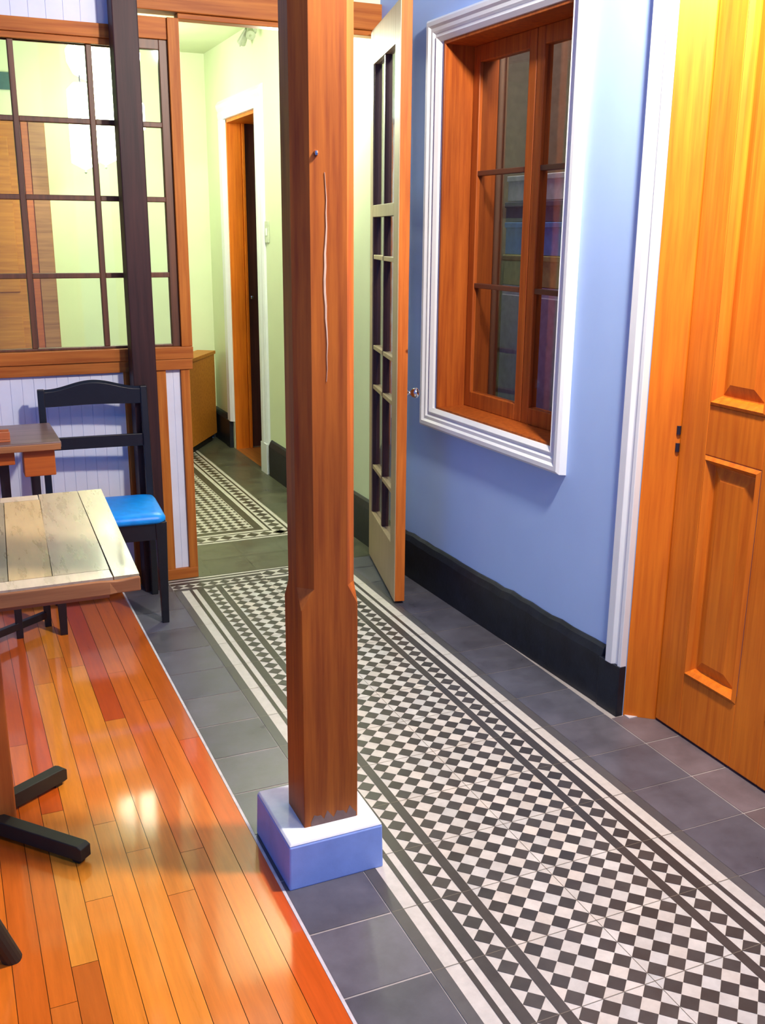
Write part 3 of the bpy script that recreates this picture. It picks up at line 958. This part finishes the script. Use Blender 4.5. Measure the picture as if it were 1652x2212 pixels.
# hanging lanterns
def lantern(x, y, z, label, r=0.062, h=0.30):
    t = thing('pendant_lantern', label, 'pendant lamp', (x, y, z), group='hexagonal glass lanterns behind the partition')
    hexr = lambda rad, zz: [(x + rad * math.cos(PI / 3 * k + 0.3), y + rad * math.sin(PI / 3 * k + 0.3), zz) for k in range(6)]
    MB().loft([hexr(0.006, z), hexr(r, z + 0.035), hexr(r, z + h), hexr(r * 0.5, z + h + 0.04)]).build('lamp_shade', 'lantern', t)
    MB().cyl((x, y, z + h + 0.04), (x, y, HZ), 0.004, n=8).build('rod', 'hinge', t)
    MB().lathe((x, y, z), [(0.004, -0.022), (0.008, -0.014), (0.004, -0.002)], 10).build('finial', 'grey_metal', t)
    return t


lantern(0.280, 4.50, 1.775, 'glowing hexagonal glass lantern seen left of the second glazing bar', 0.082, 0.42)
lantern(0.410, 4.60, 1.81, 'glowing hexagonal glass lantern hanging between glazing bar and dark post', 0.080, 0.46)
lantern(0.560, 4.45, 1.97, 'glowing lantern hung higher, seen just right of the dark post', 0.070, 0.16)
bw = thing('ceiling_lamp', 'wide glowing glass bowl lamp near the hall ceiling, above the hexagonal lanterns', 'ceiling lamp', (0.42, 4.52, 2.21))
MB().lathe((0.42, 4.52, 0), [(0.02, 2.245), (0.10, 2.255), (0.17, 2.29), (0.20, 2.35), (0.205, 2.41), (0.19, 2.43)], 32).build('lamp_shade', emitmat('bowl_glow', (0.98, 1.0, 0.84), 11), bw, smooth=True)
MB().cyl((0.42, 4.52, 2.43), (0.42, 4.52, HZ), 0.03).build('mount', 'grey_metal', bw)

# ------------------------------------------------------------------ chairs
def make_chair(label, loc, rz):
    t = thing('dining_chair', label, 'chair', (0, 0, 0), 0, 'black dining chairs with blue seats')
    # front legs, tapered
    for sx in (-1, 1):
        b = MB().taper((sx * 0.186, -0.160, 0.0), (0.013, 0.013), (sx * 0.186, -0.160, 0.405), (0.021, 0.021))
        b.build('leg', 'black', t, bevel=0.003)
    # rear legs running up into the back posts
    for sx in (-1, 1):
        b = MB()
        rings = []
        for z, y, hw in ((0.0, 0.165, 0.012), (0.2, 0.150, 0.016), (0.40, 0.145, 0.018), (0.55, 0.150, 0.017), (0.70, 0.160, 0.016), (0.862, 0.176, 0.015)):
            rings.append([(sx * 0.190 - 0.013, y - hw, z), (sx * 0.190 + 0.013, y - hw, z), (sx * 0.190 + 0.013, y + hw, z), (sx * 0.190 - 0.013, y + hw, z)])
        b.loft(rings)
        b.build('rear_leg', 'black', t, bevel=0.003)
    b = MB()
    b.box(-0.19, 0.19, -0.176, -0.154, 0.335, 0.402).box(-0.19, 0.19, 0.134, 0.154, 0.340, 0.402)
    b.box(-0.199, -0.179, -0.16, 0.15, 0.345, 0.402).box(0.179, 0.199, -0.16, 0.15, 0.345, 0.402)
    b.build('seat_frame', 'black', t, bevel=0.002)
    # cushion with rounded corners and crown
    b = MB()
    def cush(inset, z, n=7):
        hx, y0, y1, r = 0.206 - inset, -0.192 + inset, 0.150 - inset, 0.035
        pts = []
        for cx, cyy, a0 in ((hx - r, y1 - r, 0), (-hx + r, y1 - r, 90), (-hx + r, y0 + r, 180), (hx - r, y0 + r, 270)):
            for k in range(n):
                a = math.radians(a0 + 90 * k / (n - 1))
                pts.append((cx + r * math.cos(a), cyy + r * math.sin(a), z))
        return pts
    b.loft([cush(0.008, 0.400), cush(0.0, 0.408), cush(0.0, 0.420), cush(0.010, 0.433), cush(0.035, 0.440), cush(0.09, 0.443)])
    b.build('seat_cushion', 'blue_seat', t, smooth=True)['label'] = 'bright blue vinyl cushion'
    # top rail with raised middle
    b = MB()
    N = 24
    rings = []
    for k in range(N + 1):
        u = -1 + 2 * k / N
        x = u * 0.182
        arch = 0.030 * (0.5 + 0.5 * math.cos(PI * max(-1, min(1, u * 1.05))))
        y = 0.172 + 0.006 * (1 - u * u)
        rings.append([(x, y - 0.010, 0.795 + arch * 0.10), (x, y + 0.010, 0.795 + arch * 0.10), (x, y + 0.012, 0.850 + arch), (x, y + 0.004, 0.862 + arch), (x, y - 0.008, 0.852 + arch)])
    b.loft(rings)
    b.build('top_rail', 'black', t, bevel=0.002)
    b = MB()
    rings = []
    for k in range(13):
        u = -1 + 2 * k / 12
        y = 0.160 + 0.004 * (1 - u * u)
        rings.append([(u * 0.182, y - 0.007, 0.628), (u * 0.182, y + 0.007, 0.628), (u * 0.182, y + 0.008, 0.676), (u * 0.182, y - 0.006, 0.676)])
    b.loft(rings)
    b.build('cross_rail', 'black', t, bevel=0.002)
    t.matrix_basis = Matrix.Translation(Vector(loc)) @ Matrix.Rotation(rz, 4, 'Z')
    return t


chair = make_chair('black wooden chair with bright blue seat, facing the tables in front of the dark post', (-0.077, 2.062, 0), math.radians(-3.5))

st = thing('stool', 'dark stool at the lower left edge, only one thick splayed leg in view', 'stool', (-0.80, 0.06, 0))
MB().lathe((-0.80, 0.06, 0.0), [(0.12, 0.40), (0.150, 0.405), (0.155, 0.425), (0.145, 0.445), (0.08, 0.452)], 28).build('seat', 'black', st, smooth=True)
for a in (27, 117, 207, 297):
    ca, sa = math.cos(math.radians(a)), math.sin(math.radians(a))
    MB().cyl((-0.80 + 0.25 * ca, 0.06 + 0.25 * sa, 0.0), (-0.80 + 0.10 * ca, 0.06 + 0.10 * sa, 0.41), 0.020, 0.022, 16).build('leg', 'iron', st)

# ------------------------------------------------------------------ front table with light worn boards
tb = thing('dining_table', 'pale worn plank-topped table in the left foreground on a pedestal with black feet', 'table', (-0.62, 0.69, 0))
TZ = 0.742
tbm = MB()
tt = [(0.36, 0.27, 0.17), (0.50, 0.36, 0.20), (0.26, 0.20, 0.13), (0.46, 0.42, 0.36), (0.55, 0.36, 0.20), (0.40, 0.30, 0.19)]
def board(xa0, xb0, ya, xa1, xb1, yb, tone, z=TZ):
    """plank with slightly different x at both ends; solid, 3 cm"""
    z0 = z - 0.03
    P = [(xa0, ya), (xb0, ya), (xb1, yb), (xa1, yb)]
    tbm.poly([(x, y, z) for x, y in P], tone)
    for k in range(4):
        a, c = P[k], P[(k + 1) % 4]
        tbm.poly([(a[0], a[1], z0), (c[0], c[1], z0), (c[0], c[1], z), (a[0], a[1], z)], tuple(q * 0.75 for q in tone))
    tbm.poly([(x, y, z0) for x, y in reversed(P)], tone)
g = 0.0008
ys, ye = 0.392, 1.050
bx = [(-0.246, -0.210), (-0.300, -0.276), (-0.418, -0.380), (-0.506, -0.473), (-0.61, -0.58), (-0.70, -0.68), (-0.80, -0.79), (-0.92, -0.91)]
tones = [(0.52, 0.42, 0.26), (0.44, 0.34, 0.22), (0.52, 0.36, 0.18), (0.27, 0.22, 0.15), (0.42, 0.40, 0.36), (0.44, 0.30, 0.17), (0.36, 0.27, 0.17)]
for k in range(7):
    (na, fa), (nb, fb_) = bx[k], bx[k + 1]
    yb = 1.108 if k < 2 else ye
    board(nb + g, na - g, ys if k else 0.338, fb_ + g, fa - g, yb, tones[k])
# breadboard ends
board(-0.92, -0.302, 0.336, -0.92, -0.302, 0.390, (0.58, 0.46, 0.33))
board(-0.92, -0.384, 1.052, -0.92, -0.382, 1.104, (0.56, 0.44, 0.32))
top = tbm.build('table_top', 'tabletop', tb)
b = MB()
rings = []
for x, dz in [(-0.92, 0), (-0.6, 0), (-0.33, 0), (-0.31, -0.002), (-0.295, -0.004), (-0.28, -0.003), (-0.256, 0.0), (-0.246, 0.0)]:
    rings.append([(x, 0.332 - 0.004 + (0.004 if x > -0.31 else 0), TZ - 0.036), (x, 0.350, TZ - 0.036), (x, 0.350, TZ - 0.005), (x, 0.330, TZ - 0.005 + dz)])
b.loft(rings)
b.build('front_edging', 'table_edge', tb, bevel=0.002)
MB().box(-0.90, -0.30, 0.42, 1.03, TZ - 0.075, TZ - 0.031).build('table_underframe', 'table_edge', tb)
MB().box(-0.70, -0.530, 0.655, 0.80, 0.012, TZ - 0.075).build('pedestal', 'pedestal', tb, bevel=0.004)
for tip in ((-0.398, 0.845), (-0.392, 0.447), (-0.84, 0.93), (-0.84, 0.45)):
    c = Vector((-0.62, 0.70, 0))
    d = (Vector((*tip, 0)) - c)
    ln = d.length
    a = math.atan2(d.y, d.x)
    FT = Matrix.Translation(c) @ Matrix.Rotation(a, 4, 'Z')
    b = MB(FT)
    w_ = 0.017
    b.loft([[(x, -w_, z0), (x, w_, z0), (x, w_, z1), (x, -w_, z1)] for x, z0, z1 in ((0.0, 0.012, 0.052), (ln - 0.012, 0.012, 0.050), (ln, 0.014, 0.044))])
    b.box(ln - 0.035, ln - 0.012, -0.010, 0.010, 0.0, 0.012)
    b.build('foot', 'iron', tb, bevel=0.002)

# ------------------------------------------------------------------ small table behind
t2 = thing('side_table', 'smaller purplish-brown wooden table with orange brackets, left of the blue-seated chair', 'table', (-0.5, 1.95, 0))
b = MB().box(-0.95, -0.240, 1.795, 2.165, 0.728, 0.750)
b.build('table_top', 'table2', t2, bevel=0.004)
MB().box(-0.95, -0.243, 1.7905, 1.797, 0.722, 0.744).build('table_edging', 'table_edge', t2, bevel=0.002)
MB().box(-0.365, -0.262, 1.82, 1.90, 0.628, 0.726).build('bracket', 'apron', t2, bevel=0.003)
MB().box(-0.92, -0.392, 1.83, 1.88, 0.672, 0.726).build('apron', 'apron', t2, bevel=0.003)
for xa, ya in ((-0.318, 2.02), (-0.425, 1.94)):
    MB().taper((xa, ya, 0.0), (0.012, 0.012), (xa, ya, 0.72), (0.017, 0.017)).build('leg', 'black', t2, bevel=0.002)
MB(Matrix.Translation((-0.3715, 1.98, 0)) @ Matrix.Rotation(math.atan2(0.08, 0.107), 4, 'Z')).box(-0.30, 0.055, -0.010, 0.010, 0.035, 0.062).build('stretcher', 'black', t2, bevel=0.002)
for xa in (-0.90,):
    MB().taper((xa, 1.95, 0.0), (0.012, 0.012), (xa, 1.95, 0.72), (0.018, 0.018)).build('leg', 'black', t2, bevel=0.002)
hd = thing('napkin_holder', 'small orange-brown wooden holder on the smaller table at the left edge', 'holder', (-0.43, 1.86, 0.75))
MB().box(-0.475, -0.400, 1.84, 1.90, 0.750, 0.758).box(-0.475, -0.400, 1.84, 1.848, 0.758, 0.785).box(-0.475, -0.400, 1.892, 1.90, 0.758, 0.785).build('holder_body', 'holder', hd, bevel=0.002)
b = MB()
b.lathe((-0.445, 2.06, 0.750), [(0.022, 0.0), (0.026, 0.01), (0.026, 0.05), (0.018, 0.068), (0.012, 0.072)], 20)
o = b.build('jar', 'table2', smooth=True)
tag(o, 'small dusky purple jar on the smaller table, cut by the left edge', 'jar')
